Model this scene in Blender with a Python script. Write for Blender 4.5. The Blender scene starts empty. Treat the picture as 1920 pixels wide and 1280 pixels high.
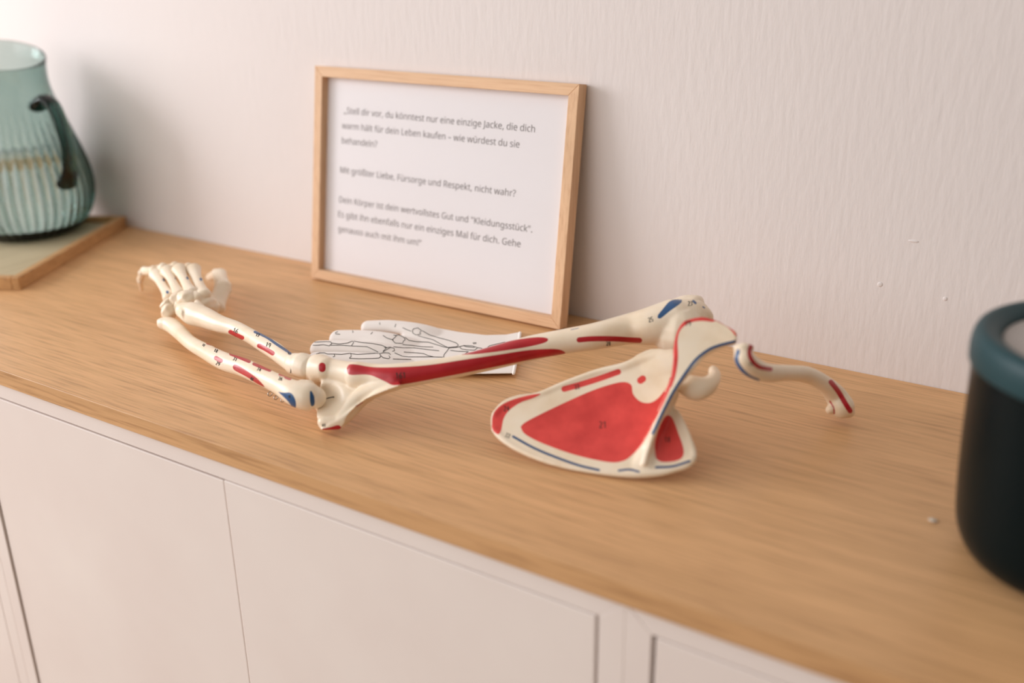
import bpy, bmesh, math, random
import numpy as np
from mathutils import Vector, Matrix
from mathutils.bvhtree import BVHTree
random.seed(7)
D = bpy.data
COL = bpy.context.scene.collection
SC = bpy.context.scene
PI = math.pi

# ------------------------------------------------------------------ camera
FPX = 1915.07
CX, CY = 960.0, 640.0
_a = np.array([-2250 - CX, -75 - CY, FPX]); _b = np.array([1020 - CX, 5500 - CY, FPX])
_dx = -_a / np.linalg.norm(_a); _dz = -_b / np.linalg.norm(_b); _dy = np.cross(_dz, _dx)
RW = np.stack([_dx, _dy, _dz], 1)            # world -> lens axes (right, down, forward)
CAM = np.array([0.46, -0.84864, 0.3536])
cam_d = D.cameras.new('camera'); cam = D.objects.new('camera', cam_d); COL.objects.link(cam)
cam_d.sensor_width = 36; cam_d.lens = FPX / 1920 * 36
cam_d.clip_start = 0.01
M = Matrix(((RW[0, 0], -RW[1, 0], -RW[2, 0]), (RW[0, 1], -RW[1, 1], -RW[2, 1]), (RW[0, 2], -RW[1, 2], -RW[2, 2])))
cam.matrix_world = Matrix.Translation(Vector(CAM)) @ M.to_4x4()
cam_d.dof.use_dof = True; cam_d.dof.focus_distance = 0.875; cam_d.dof.aperture_fstop = 2.6
SC.camera = cam

# ------------------------------------------------------------------ light
SC.view_settings.view_transform = 'Standard'; SC.view_settings.look = 'None'
SC.view_settings.exposure = 0.04; SC.view_settings.gamma = 1; SC.view_settings.use_curve_mapping = False
w = D.worlds.new('world'); SC.world = w; w.use_nodes = True
_bg = w.node_tree.nodes['Background']; _bg.inputs[1].default_value = 0.50
_tc = w.node_tree.nodes.new('ShaderNodeTexCoord'); _dp = w.node_tree.nodes.new('ShaderNodeVectorMath'); _dp.operation = 'DOT_PRODUCT'
_dp.inputs[1].default_value = Vector((-.80, -.35, .48)).normalized()       # the bright side of the room is on the left
_cr = w.node_tree.nodes.new('ShaderNodeValToRGB'); _mr = w.node_tree.nodes.new('ShaderNodeMapRange'); _mr.inputs[1].default_value = -1
w.node_tree.links.new(_tc.outputs['Generated'], _dp.inputs[0]); w.node_tree.links.new(_dp.outputs['Value'], _mr.inputs[0]); w.node_tree.links.new(_mr.outputs[0], _cr.inputs[0])
_cr.color_ramp.elements[0].position = .30; _cr.color_ramp.elements[0].color = (.24, .22, .18, 1)
_cr.color_ramp.elements[1].position = .92; _cr.color_ramp.elements[1].color = (1.22, 1.15, 1.05, 1)
w.node_tree.links.new(_cr.outputs[0], _bg.inputs[0])
def area(name, loc, target, sx, sy, power, color):
    l = D.lights.new(name, 'AREA'); l.shape = 'RECTANGLE'; l.size = sx; l.size_y = sy; l.energy = power; l.color = color
    o = D.objects.new(name, l); COL.objects.link(o); o.location = loc
    o.rotation_euler = (Vector(target) - Vector(loc)).to_track_quat('-Z', 'Y').to_euler()
    return o
area('window_daylight_left', (-2.25, -1.15, 0.72), (0.1, -0.25, -.05), 1.2, 1.1, 38, (1.0, 0.98, 1.01))
area('window_daylight_front', (-1.05, -2.3, 1.0), (-0.05, -0.2, 0.05), 2.4, 1.8, 21, (1.0, 0.995, 1.02))

# ------------------------------------------------------------------ geometry helpers
def ray(p):
    return RW.T @ np.array([p[0] - CX, p[1] - CY, FPX])
def at(px, py, z):                            # the point of height z above the worktop seen at (px, py)
    d = ray((px, py)); return Vector(CAM + d * (z - CAM[2]) / d[2])
def on_y(px, py, y):
    d = ray((px, py)); return Vector(CAM + d * (y - CAM[1]) / d[1])
def proj(P):
    q = RW @ (np.array(P) - CAM); return CX + FPX * q[0] / q[2], CY + FPX * q[1] / q[2], q[2]
def proj_many(V):
    q = (V - CAM) @ RW.T
    return np.stack([CX + FPX * q[:, 0] / q[:, 2], CY + FPX * q[:, 1] / q[:, 2]], 1)

def catmull(rows, n):
    rows = [np.array(r, float) for r in rows]
    if len(rows) < 3: 
        return [rows[0] + (rows[-1] - rows[0]) * i / n for i in range(n + 1)]
    R = [2 * rows[0] - rows[1]] + rows + [2 * rows[-1] - rows[-2]]
    out = []
    for i in range(1, len(R) - 2):
        p0, p1, p2, p3 = R[i - 1], R[i], R[i + 1], R[i + 2]
        for k in range(n):
            t = k / n
            out.append(.5 * ((2 * p1) + (p2 - p0) * t + (2 * p0 - 5 * p1 + 4 * p2 - p3) * t * t + (3 * p1 - p0 - 3 * p2 + p3) * t ** 3))
    out.append(rows[-1]); return out

def tube_rings(C, A, B, seg=20):              # C centres, A and B half axes (vectors), rounded ends
    C = [Vector(c) for c in C]; rings = []
    n = len(C)
    def tan(i):
        return (C[min(i + 1, n - 1)] - C[max(i - 1, 0)]).normalized()
    pre = []; post = []
    for k in (85, 65, 45, 22):
        a = math.radians(k)
        for (lst, i, s) in ((pre, 0, -1), (post, n - 1, 1)):
            r = min(A[i].length, B[i].length)
            lst.append((C[i] + tan(i) * s * r * math.sin(a), A[i] * math.cos(a), B[i] * math.cos(a)))
    seq = pre + [(C[i], A[i], B[i]) for i in range(n)] + post[::-1]
    V = []; F = []
    for (c, a, b) in seq:
        for j in range(seg):
            t = 2 * PI * j / seg
            V.append(c + a * math.cos(t) + b * math.sin(t))
    m = len(seq)
    for i in range(m - 1):
        for j in range(seg):
            k = (j + 1) % seg
            F.append((i * seg + j, i * seg + k, (i + 1) * seg + k, (i + 1) * seg + j))
    F.append(tuple(range(seg))[::-1]); F.append(tuple((m - 1) * seg + j for j in range(seg)))
    return V, F

def loft(st, n=6, flat=False, seg=20):
    """stations (px, py, z, width in px seen from the lens, thickness in m)"""
    rows = []
    for (x, y, z, wpx, t) in st:
        P = at(x, y, z); rows.append((P.x, P.y, P.z, wpx * proj(P)[2] / FPX / 2, t / 2))
    R = catmull(rows, n); C = [Vector(r[:3]) for r in R]; A = []; B = []
    for i, r in enumerate(R):
        T = (C[min(i + 1, len(C) - 1)] - C[max(i - 1, 0)]).normalized()
        if flat:
            N = T.cross(Vector((0, 0, 1))).normalized()
            p = np.array(proj(C[i])[:2]); q = np.array(proj(C[i] + N * .01)[:2]) - p; s = np.array(proj(C[i] + T * .01)[:2]) - p
            s /= np.linalg.norm(s); perp = abs(q[0] * s[1] - q[1] * s[0])
            wm = r[3] * (FPX / proj(C[i])[2]) / perp * .01
            A.append(N * wm); B.append(Vector((0, 0, 1)) * max(r[4], .0003))
        else:
            Vd = (C[i] - Vector(CAM)).normalized()
            N = T.cross(Vd)
            if N.length < .15: N = A[-1].copy() if A else Vector((0, 0, 1)).cross(Vd)
            N.normalize(); Dp = N.cross(T).normalized()
            A.append(N * max(r[3], .0003)); B.append(Dp * max(r[4], .0003))
    return tube_rings(C, A, B, seg)

def ball(c, r, rot=None, seg=14):
    """ellipsoid at world point c with radii r"""
    V = []; F = []; c = Vector(c); m = seg // 2 + 1
    for i in range(1, m):
        ph = PI * i / m
        for j in range(seg):
            t = 2 * PI * j / seg
            v = Vector((r[0] * math.sin(ph) * math.cos(t), r[1] * math.sin(ph) * math.sin(t), r[2] * math.cos(ph)))
            V.append(c + (rot @ v if rot else v))
    for i in range(m - 2):
        for j in range(seg):
            k = (j + 1) % seg
            F.append((i * seg + j, (i + 1) * seg + j, (i + 1) * seg + k, i * seg + k))
    F.append(tuple(range(seg))); F.append(tuple((m - 2) * seg + j for j in range(seg))[::-1])
    return V, F

def plate(top, bottom):
    """closed slab between two matching loops"""
    n = len(top); V = list(top) + list(bottom); F = [tuple(range(n)), tuple(range(2 * n - 1, n - 1, -1))]
    for i in range(n):
        j = (i + 1) % n; F.append((i, n + i, n + j, j))
    return V, F

def to_mesh(name, pieces):
    me = D.meshes.new(name); bm = bmesh.new()
    for V, F in pieces:
        vs = [bm.verts.new(v) for v in V]
        for f in F:
            try: bm.faces.new([vs[i] for i in f])
            except ValueError: pass
    bmesh.ops.recalc_face_normals(bm, faces=bm.faces)
    bm.to_mesh(me); bm.free(); return me

ORG = {}
def link(name, me, mats, parent=None, smooth=True):
    """world-space mesh -> object whose origin is its root's origin"""
    o = D.objects.new(name, me); COL.objects.link(o)
    for m in (mats if isinstance(mats, (list, tuple)) else [mats]):
        if m.name not in [x.name for x in me.materials if x]: me.materials.append(m)
    if parent is not None:
        root = parent
        while root.parent: root = root.parent
        me.transform(Matrix.Translation(-root.location)); o.parent = parent
    if smooth: me.polygons.foreach_set('use_smooth', [True] * len(me.polygons))
    return o

def organic_mesh(name, pieces, voxel=.0008, smooth=6, factor=.5):
    me = to_mesh(name + '_raw', pieces)
    # orient the quads of caps properly is handled by recalc; union and soften
    o = D.objects.new(name + '_tmp', me); COL.objects.link(o)
    m = o.modifiers.new('r', 'REMESH'); m.mode = 'VOXEL'; m.voxel_size = voxel
    s = o.modifiers.new('s', 'SMOOTH'); s.factor = factor; s.iterations = smooth
    dg = bpy.context.evaluated_depsgraph_get(); dg.update()
    new = D.meshes.new_from_object(o.evaluated_get(dg)); new.name = name
    D.objects.remove(o); D.meshes.remove(me)
    return new

def empty(name, loc, label, cat, group=None):
    o = D.objects.new(name, None); COL.objects.link(o); o.location = loc; o.empty_display_size = .02
    o['label'] = label; o['category'] = cat
    if group: o['group'] = group
    return o
def tag(o, label, cat, group=None):
    o['label'] = label; o['category'] = cat
    if group: o['group'] = group
    return o
def box(x0, x1, y0, y1, z0, z1):
    V = [Vector((x, y, z)) for x in (x0, x1) for y in (y0, y1) for z in (z0, z1)]
    return V, [(0, 1, 3, 2), (4, 6, 7, 5), (0, 4, 5, 1), (2, 3, 7, 6), (0, 2, 6, 4), (1, 5, 7, 3)]
def bev(o, wdt, seg=2):
    m = o.modifiers.new('bevel', 'BEVEL'); m.width = wdt; m.segments = seg; m.limit_method = 'ANGLE'; m.harden_normals = False
    for p in o.data.polygons: p.use_smooth = False
    return o

# ------------------------------------------------------------------ paint on the bones
def seg_dist(P, A, B):
    AB = B - A; t = np.clip(((P - A) @ AB) / max(AB @ AB, 1e-9), 0, 1)
    return np.linalg.norm(P - (A + t[:, None] * AB), axis=1)
def sdf(P, shape):
    kind, pts, wd = shape                        # 'line': stroke of full width wd; 'area': closed outline
    pts = np.array([r[:2] for r in catmull(pts, 5)]) if kind == 'line' and len(pts) > 2 else np.array(pts, float)
    if kind == 'line':
        d = np.full(len(P), 1e9); n = len(pts)
        for i in range(n - 1): d = np.minimum(d, seg_dist(P, pts[i], pts[i + 1]))
        return wd / 2 - d
    q = [r[:2] for r in catmull(list(pts) + [pts[0]], 5)]; pts = np.array(q)
    d = np.full(len(P), 1e9); inside = np.zeros(len(P), bool); n = len(pts)
    for i in range(n):
        a, b = pts[i], pts[(i + 1) % n]
        if np.allclose(a, b): continue
        d = np.minimum(d, seg_dist(P, a, b))
        c = ((a[1] > P[:, 1]) != (b[1] > P[:, 1])) & (P[:, 0] < (b[0] - a[0]) * (P[:, 1] - a[1]) / (b[1] - a[1] + 1e-12) + a[0])
        inside ^= c
    return np.where(inside, d, -d) + wd
def paint(me, layers, slack=.003, facing=-.15):
    n = len(me.vertices)
    V = np.empty(n * 3); me.vertices.foreach_get('co', V); V = V.reshape(-1, 3)
    N = np.array([v.normal[:] for v in me.vertices])
    P = proj_many(V)
    view = CAM - V; dist = np.linalg.norm(view, axis=1); view /= dist[:, None]
    bm = bmesh.new(); bm.from_mesh(me); bvh = BVHTree.FromBMesh(bm); bm.free()
    vis = (N * view).sum(1) > facing
    cand = {}
    for name, shapes in layers.items():
        s = np.full(n, -6.0)
        for sh in shapes: s = np.maximum(s, sdf(P, sh))
        cand[name] = s
    near = np.zeros(n, bool)
    for s in cand.values(): near |= s > -3
    for i in np.nonzero(near & vis)[0]:
        h = bvh.ray_cast(Vector(CAM), Vector(-view[i]))
        if h[0] is not None and h[3] < dist[i] - slack: vis[i] = False
    for name in ('red', 'blue', 'dark'):
        s = cand.get(name, np.full(n, -6.0)); s = np.clip(np.where(vis, s, -6), -6, 6)
        at_ = me.attributes.new(name, 'FLOAT', 'POINT'); at_.data.foreach_set('value', s.astype(np.float32))
    return bvh

GL = {'0': [[(0, 0), (1, 0), (1, 2), (0, 2), (0, 0)]], '1': [[(.2, .5), (.6, 0), (.6, 2)]], '2': [[(0, .3), (.5, 0), (1, .5), (0, 2), (1, 2)]],
      '3': [[(0, 0), (1, .2), (.4, .9), (1, 1.5), (0, 2)]], '4': [[(.8, 2), (.8, 0), (0, 1.3), (1.1, 1.3)]], '5': [[(1, 0), (.1, 0), (0, .9), (1, 1.2), (.7, 2), (0, 1.9)]],
      '6': [[(.9, 0), (0, 1), (.1, 2), (1, 1.8), (.9, 1.1), (0, 1.2)]], '7': [[(0, 0), (1, 0), (.3, 2)]], '8': [[(.5, .9), (0, .4), (.5, 0), (1, .4), (.5, .9), (0, 1.5), (.5, 2), (1, 1.5), (.5, .9)]],
      '9': [[(1, .9), (.1, .9), (0, .2), (.8, 0), (1, .6), (.8, 2)]]}
def digits(txt, x, y, h, ang=0, wd=1.3):
    out = []; ca, sa = math.cos(math.radians(ang)), math.sin(math.radians(ang)); adv = 0
    for ch in txt:
        for pl in GL[ch]:
            q = []
            for (u, v) in pl:
                a = (u * .42 + adv) * h; b = (v / 2 - .5) * h
                q.append((x + a * ca - b * sa, y + a * sa + b * ca))
            out.append((q, wd))
        adv += .62
    return out
def ink(bvh, strokes, lift=.00018, step=2.0):
    """thin printed lines laid on a surface"""
    V = []; F = []
    for q, wd in strokes:
        pts = []
        for i in range(len(q) - 1):
            a = np.array(q[i], float); b = np.array(q[i + 1], float); m = max(1, int(np.linalg.norm(b - a) / step))
            for k in range(m): pts.append(a + (b - a) * k / m)
        pts.append(np.array(q[-1], float)); prev = None
        for i, p in enumerate(pts):
            t = pts[min(i + 1, len(pts) - 1)] - pts[max(i - 1, 0)]; L = np.linalg.norm(t)
            if L < 1e-6: continue
            nrm = np.array([-t[1], t[0]]) / L * wd / 2; pair = []
            for sgn in (-1, 1):
                r = Vector(ray(p + nrm * sgn)).normalized(); h = bvh.ray_cast(Vector(CAM), r)
                if h[0] is None: pair = None; break
                nn = h[1] if h[1].dot(r) < 0 else -h[1]
                pair.append(h[0] + nn * lift)
            if pair is None or (prev and (pair[0] - V[prev[0]]).length > .016): 
                prev = None
                if pair is None: continue
            i0 = len(V); V += pair; cur = (i0, i0 + 1)
            if prev: F.append((prev[0], prev[1], cur[1], cur[0]))
            prev = cur
    return V, F
def add_ink(me, bvh, strokes, lift=.00018):
    V, F = ink(bvh, strokes, lift)
    if not F: return
    bm = bmesh.new(); bm.from_mesh(me); vs = [bm.verts.new(v) for v in V]
    for f in F:
        try: fc = bm.faces.new([vs[i] for i in f]); fc.material_index = 1; fc.smooth = True
        except ValueError: pass
    bm.to_mesh(me); bm.free()

# ------------------------------------------------------------------ materials
def S(r, g, b):                                # display colour -> linear
    f = lambda c: ((c / 255 + .055) / 1.055) ** 2.4 if c > 10 else c / 255 / 12.92
    return (f(r), f(g), f(b), 1)
def mat(name, color, rough=.5, spec=.5, **kw):
    m = D.materials.new(name); m.use_nodes = True; b = m.node_tree.nodes['Principled BSDF']
    b.inputs['Base Color'].default_value = color; b.inputs['Roughness'].default_value = rough
    b.inputs['Specular IOR Level'].default_value = spec
    for k, v in kw.items(): b.inputs[k.replace('_', ' ')].default_value = v
    return m
def nodes(m): return m.node_tree.nodes, m.node_tree.links, m.node_tree.nodes['Principled BSDF']
def noise(m, scale, detail=4, vec_scale=None, coord='Object', rough=.55, distort=0):
    N, L, b = nodes(m); tc = N.new('ShaderNodeTexCoord'); n = N.new('ShaderNodeTexNoise')
    n.inputs['Scale'].default_value = scale; n.inputs['Detail'].default_value = detail; n.inputs['Roughness'].default_value = rough
    n.inputs['Distortion'].default_value = distort
    if vec_scale:
        mp = N.new('ShaderNodeMapping'); mp.inputs['Scale'].default_value = vec_scale
        L.new(tc.outputs[coord], mp.inputs[0]); L.new(mp.outputs[0], n.inputs['Vector'])
    else: L.new(tc.outputs[coord], n.inputs['Vector'])
    return n
def ramp(m, src, stops):
    N, L, b = nodes(m); r = N.new('ShaderNodeValToRGB'); L.new(src, r.inputs[0])
    e = r.color_ramp.elements
    while len(e) < len(stops): e.new(.5)
    for el, (p, c) in zip(e, stops): el.position = p; el.color = c
    return r
def bump(m, src, strength, dist):
    N, L, b = nodes(m); bp = N.new('ShaderNodeBump'); bp.inputs['Strength'].default_value = strength; bp.inputs['Distance'].default_value = dist
    L.new(src, bp.inputs['Height']); L.new(bp.outputs[0], b.inputs['Normal'])
def mixc(m, fac, a, b_, mode='MIX'):
    N, L, _ = nodes(m); x = N.new('ShaderNodeMix'); x.data_type = 'RGBA'; x.blend_type = mode
    for s, i in ((fac, 0), (a, 6), (b_, 7)):
        if isinstance(s, (int, float)): x.inputs[i].default_value = s
        elif isinstance(s, tuple): x.inputs[i].default_value = s
        else: L.new(s, x.inputs[i])
    return x.outputs[2]

def wood(name, light, dark, axis=0, fine=260, streak=.6, rough=.45):
    m = mat(name, light, rough, .35); N, L, b = nodes(m)
    def sc(l, c): 
        v = [c, c, c]; v[axis] = l; return tuple(v)
    pores = noise(m, 1, 4, sc(fine * .055, fine * 1.35), rough=.6)
    broad = noise(m, 1, 3, sc(1.2, 26), distort=.6)
    mid = noise(m, 1, 4, sc(3.0, 85), distort=.3)
    md = (light[0] * .62 + dark[0] * .38, light[1] * .62 + dark[1] * .38, light[2] * .62 + dark[2] * .38, 1)
    r1 = ramp(m, pores.outputs[0], [(.34, dark), (.45, md), (.55, light)])
    r2 = ramp(m, broad.outputs[0], [(.3, (.93, .92, .90, 1)), (.7, (1.03, 1.03, 1.03, 1))])
    r3 = ramp(m, mid.outputs[0], [(.35, (.91, .90, .88, 1)), (.6, (1.02, 1.02, 1.02, 1))])
    c1 = mixc(m, streak, light, r1.outputs[0]); c2 = mixc(m, 1.0, c1, r2.outputs[0], 'MULTIPLY'); c3 = mixc(m, 1.0, c2, r3.outputs[0], 'MULTIPLY')
    L.new(c3, b.inputs['Base Color'])
    bump(m, pores.outputs[0], .12, .0004)
    return m

M_top = wood('oak_worktop', S(225, 177, 127), S(154, 110, 73), 0, 280, .45, .42)
M_edge = wood('oak_edging', S(218, 171, 123), S(150, 104, 64), 0, 330, .5, .45)
M_frame_h = wood('pale_oak_rail', S(234, 194, 156), S(204, 156, 118), 0, 330, .5, .5)
M_frame_v = wood('pale_oak_stile', S(234, 194, 156), S(204, 156, 118), 2, 330, .5, .5)
M_tray = wood('bamboo_tray_rim', S(205, 160, 110), S(160, 115, 72), 1, 200, .4, .5)
M_trayb = wood('pale_tray_base', S(200, 186, 154), S(176, 160, 128), 1, 120, .3, .5)
M_white = mat('white_lacquer', S(242, 232, 226), .38, .4)
n_ = noise(M_white, 7, 3); r_ = ramp(M_white, n_.outputs[0], [(.3, S(236, 224, 218)), (.7, S(241, 231, 225))]); M_white.node_tree.links.new(r_.outputs[0], M_white.node_tree.nodes['Principled BSDF'].inputs['Base Color'])
M_dark = mat('dark_gap', S(70, 66, 60), .8, .2)
M_wall = mat('wall_paint', S(232, 220, 214), .8, .25)
n_ = noise(M_wall, 1, 6, (160, 1, 38)); n2_ = noise(M_wall, 3, 2)
r_ = ramp(M_wall, n2_.outputs[0], [(.3, S(231, 223, 221)), (.7, S(234, 227, 225))]); M_wall.node_tree.links.new(r_.outputs[0], M_wall.node_tree.nodes['Principled BSDF'].inputs['Base Color'])
bump(M_wall, n_.outputs[0], .42, .0012)
M_floor = wood('floor_boards', S(180, 150, 120), S(130, 100, 75), 0, 60, .5, .5)
M_paper = mat('paper', S(250, 245, 247), .75, .2)
M_text = mat('grey_print', S(128, 120, 120), .8, .1)
M_ink = mat('black_ink', S(62, 58, 54), .7, .2)
M_fabric = mat('white_cotton', S(250, 243, 238), .9, .15)
n_ = noise(M_fabric, 900, 3); bump(M_fabric, n_.outputs[0], .25, .0004)
M_metal = mat('wire_metal', S(190, 185, 178), .3, .5, Metallic=.9)
M_blackpot = mat('dark_teal_glaze', S(3, 18, 21), .3, .12)
M_rim = mat('teal_rim', S(28, 62, 68), .45, .3)
M_lid = mat('grey_lid', S(176, 168, 164), .6, .3)

def bone_mat(name, red, blue):
    m = mat(name, S(234, 218, 192), .33, .45); N, L, b = nodes(m)
    n = noise(m, 38, 4); r = ramp(m, n.outputs[0], [(.25, S(234, 211, 180)), (.5, S(243, 225, 200)), (.8, S(246, 232, 212))])
    def mask(nm, lo=-.45, hi=.45):
        a = N.new('ShaderNodeAttribute'); a.attribute_name = nm
        mr = N.new('ShaderNodeMapRange'); mr.inputs[1].default_value = lo; mr.inputs[2].default_value = hi
        L.new(a.outputs['Fac'], mr.inputs[0]); return mr.outputs[0]
    n2 = noise(m, 60, 3)
    rr = ramp(m, n2.outputs[0], [(.3, (red[0] * .85, red[1] * .8, red[2] * .8, 1)), (.7, (red[0] * 1.1, red[1] * 1.35, red[2] * 1.3, 1))])
    c = mixc(m, mask('red'), r.outputs[0], rr.outputs[0]); c = mixc(m, mask('blue'), c, blue); c = mixc(m, mask('dark'), c, S(45, 40, 36))
    L.new(c, b.inputs['Base Color'])
    b.inputs['Subsurface Weight'].default_value = .08; b.inputs['Subsurface Radius'].default_value = (.003, .0018, .001); b.inputs['Subsurface Scale'].default_value = 1.0
    bump(m, n.outputs[0], .10, .0008)
    return m
M_bone = bone_mat('bone_plastic', S(184, 28, 38), S(46, 86, 132))
M_bone_sc = bone_mat('bone_plastic_scapula', S(222, 66, 62), S(42, 78, 122))

# ------------------------------------------------------------------ setting
def struct(o): o['kind'] = 'structure'; return o
struct(link('wall_back', to_mesh('wall_back', [box(-3.0, 2.2, 0, .12, -.74, 1.7)]), M_wall, smooth=False))
struct(link('floor', to_mesh('floor', [box(-3.0, 2.2, -3.2, .12, -.80, -.74)]), M_floor, smooth=False))
# little lumps and scratch in the paint
def lump(px, py, r, nm, label, stretch=1):
    p = on_y(px, py, 0); V, F = ball(p, (r * stretch, .0005, r)); o = link(nm, to_mesh(nm, [(V, F)]), M_wall); struct(o); return o
lump(1650, 533, .0022, 'trim_1', ''); lump(1713, 452, .0012, 'trim_2', '', 3.5); lump(1772, 560, .0018, 'trim_3', '')

YF = -.3878; TH = .0157
wt = empty('worktop', (0, YF / 2, -TH), 'long oak worktop lying over the white cabinets against the wall', 'worktop')
o = link('panel', to_mesh('panel', [box(-1.6, 1.3, YF + .0016, -.0004, -TH, 0)]), M_top, wt, False)
bev(o, .0006)
o = link('front_edging', to_mesh('front_edging', [box(-1.6, 1.3, YF, YF + .0016, -TH, .0003)]), M_edge, wt, False); bev(o, .0011, 3)

def prism_y(poly, y0, y1):
    a = [Vector((x, y0, z)) for x, z in poly]; b = [Vector((x, y1, z)) for x, z in poly]
    return plate(a, b)
def cabinet(x0, x1, label, doors):
    zt = -TH - .0003; zb = -.66; y0 = YF + .004; y1 = -.004; t = .0178; g = .0002
    c = empty('cabinet', ((x0 + x1) / 2, (y0 + y1) / 2, -.74), label, 'cabinet', 'white cabinets under the worktop')
    tt = .0163
    pcs = [prism_y([(x0 + g, zt), (x1 - g, zt), (x1 - t + .0003, zt - tt), (x0 + t - .0003, zt - tt)], y0, y1),
           prism_y([(x0, zt - g), (x0 + t, zt - tt - g), (x0 + t, zb + t), (x0, zb)], y0, y1),
           prism_y([(x1, zt - g), (x1, zb), (x1 - t, zb + t), (x1 - t, zt - tt - g)], y0, y1),
           prism_y([(x0 + g, zb), (x0 + t, zb + t - g), (x1 - t, zb + t - g), (x1 - g, zb)], y0, y1),
           box(x0 + t, x1 - t, y1 - .006, y1 - .001, zb + t, zt - tt)]
    bb = link('body', to_mesh('body', pcs), M_white, c, False); bev(bb, .0004, 1)
    link('plinth', to_mesh('plinth', [box(x0 + .01, x1 - .01, y0 + .03, y1, -.74, zb)]), M_white, c, False)
    for (a, b, dy, gt) in doors:
        d = link('door', to_mesh('door', [box(a, b, y0 + dy, y0 + dy + .016, zb + t + .002, zt - tt - gt)]), M_white, c, False); bev(d, .0009, 2)
    return c
XA, XB = -.4618, .2395; W_ = XB - XA
cabinet(XA, XB, 'white cabinet with two flat doors below the red and cream bone model', [(-.4415, -.1083, .0016, .0030), (-.1060, .2196, .0002, .0012)])
cabinet(XB, XB + W_, 'white cabinet at the right under the dark teal pot', [(XB + .0186 + .0018, XB + W_ / 2 - .001, .0002, .0012), (XB + W_ / 2 + .001, XB + W_ - .0205, .0005, .0012)])
cabinet(XA - W_, XA, 'white cabinet at the left end under the glass jug', [(XA - W_ + .02, XA - W_ / 2 - .001, .0002, .0012), (XA - W_ / 2 + .001, XA - .0195, .0004, .0012)])

# small pale fleck on the worktop
p = at(1749, 975, .0008)
V, F = ball((p.x, p.y, .0009), (.0030, .0022, .0009)); tag(link('paper_fleck', to_mesh('paper_fleck', [(V, F)]), mat('pale_fleck', S(206, 194, 178), .8, .2)), 'tiny white fleck lying on the worktop left of the dark pot', 'fleck')

# ------------------------------------------------------------------ picture frame
FW = .3225; FH = .2305; FT = .0145; FX = -.3218
yb = -.0345; th = math.asin((-.0012 - yb) / FH)
fr = empty('picture_frame', (FX + FW / 2, yb, 0), 'pale oak picture frame with a printed text sheet leaning on the wall', 'picture frame')
U = Vector((0, math.sin(th), math.cos(th))); NF = Vector((0, -math.cos(th), math.sin(th))); O = Vector((FX, yb, 0.0))
def fp(u, v, d): return O + Vector((u, 0, 0)) + U * v + NF * d
fw = .0108
def member(q, m, nm):      # q: four (u, v) corners
    top = [fp(u, v, FT) for u, v in q]; bot = [fp(u, v, 0) for u, v in q]
    o = link(nm, to_mesh(nm, [plate(top, bot)]), m, fr, False); bev(o, .0005); return o
member([(0, 0), (FW, 0), (FW - fw, fw), (fw, fw)], M_frame_h, 'bottom_rail')
member([(0, FH), (fw, FH - fw), (FW - fw, FH - fw), (FW, FH)], M_frame_h, 'top_rail')
member([(0, 0), (fw, fw), (fw, FH - fw), (0, FH)], M_frame_v, 'side_rail')
member([(FW, 0), (FW, FH), (FW - fw, FH - fw), (FW - fw, fw)], M_frame_v, 'side_rail')
def fbox(u0, u1, v0, v1, d0, d1):
    return plate([fp(u0, v0, d1), fp(u1, v0, d1), fp(u1, v1, d1), fp(u0, v1, d1)], [fp(u0, v0, d0), fp(u1, v0, d0), fp(u1, v1, d0), fp(u0, v1, d0)])
link('backing_board', to_mesh('backing_board', [fbox(fw - .002, FW - fw + .002, fw - .002, FH - fw + .002, .0015, .004)]), mat('brown_board', S(150, 120, 90), .9), fr, False)
sheet = link('text_sheet', to_mesh('text_sheet', [fbox(fw - .001, FW - fw + .001, fw - .001, FH - fw + .001, .0042, .0048)]), M_paper, fr, False)
M_glass = D.materials.new('frame_glass'); M_glass.use_nodes = True
N, L = M_glass.node_tree.nodes, M_glass.node_tree.links; N.clear()
out = N.new('ShaderNodeOutputMaterial'); mx = N.new('ShaderNodeMixShader'); tr = N.new('ShaderNodeBsdfTransparent'); gl = N.new('ShaderNodeBsdfGlossy'); fz = N.new('ShaderNodeFresnel')
gl.inputs['Roughness'].default_value = .03; fz.inputs[0].default_value = 1.12
L.new(fz.outputs[0], mx.inputs[0]); L.new(tr.outputs[0], mx.inputs[1]); L.new(gl.outputs[0], mx.inputs[2]); L.new(mx.outputs[0], out.inputs[0])
link('glass_pane', to_mesh('glass_pane', [fbox(fw - .001, FW - fw + .001, fw - .001, FH - fw + .001, .0066, .0078)]), M_glass, fr, False)
lines = ['\u201eStell dir vor, du k\u00f6nntest nur eine einzige Jacke, die dich', 'warm h\u00e4lt f\u00fcr dein Leben kaufen \u2013 wie w\u00fcrdest du sie', 'behandeln?', None,
         'Mit gr\u00f6\u00dfter Liebe, F\u00fcrsorge und Respekt, nicht wahr?', 'Dein K\u00f6rper ist dein wertvollstes Gut und "Kleidungsst\u00fcck".', 'Es gibt ihn ebenfalls nur ein einziges Mal f\u00fcr dich. Gehe', 'genauso auch mit ihm um!\u201c']
FONT = None                                    # the sans serif that ships with Blender, else its built-in one
try:
    import os
    FONT = D.fonts.load(os.path.join(bpy.utils.system_resource('DATAFILES', path='fonts'), 'NotoSansHebrew-Regular.woff2'))
except Exception: FONT = None
def frame_uv(px, py):
    d = Vector(ray((px, py))); o0 = Vector(CAM); pl = fp(0, 0, .005)
    t = (pl - o0).dot(NF) / d.dot(NF); P = o0 + d * t; q = P - O
    return q.x, q.dot(U)
TL = [(645, 210, 1003, 242), (641, 238, 974, 271), (641, 266, 707, 271), None, (638, 323, 967, 361), (636, 376, 998, 431), (634, 403, 976, 459), (634, 432, 790, 455)]
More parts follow.
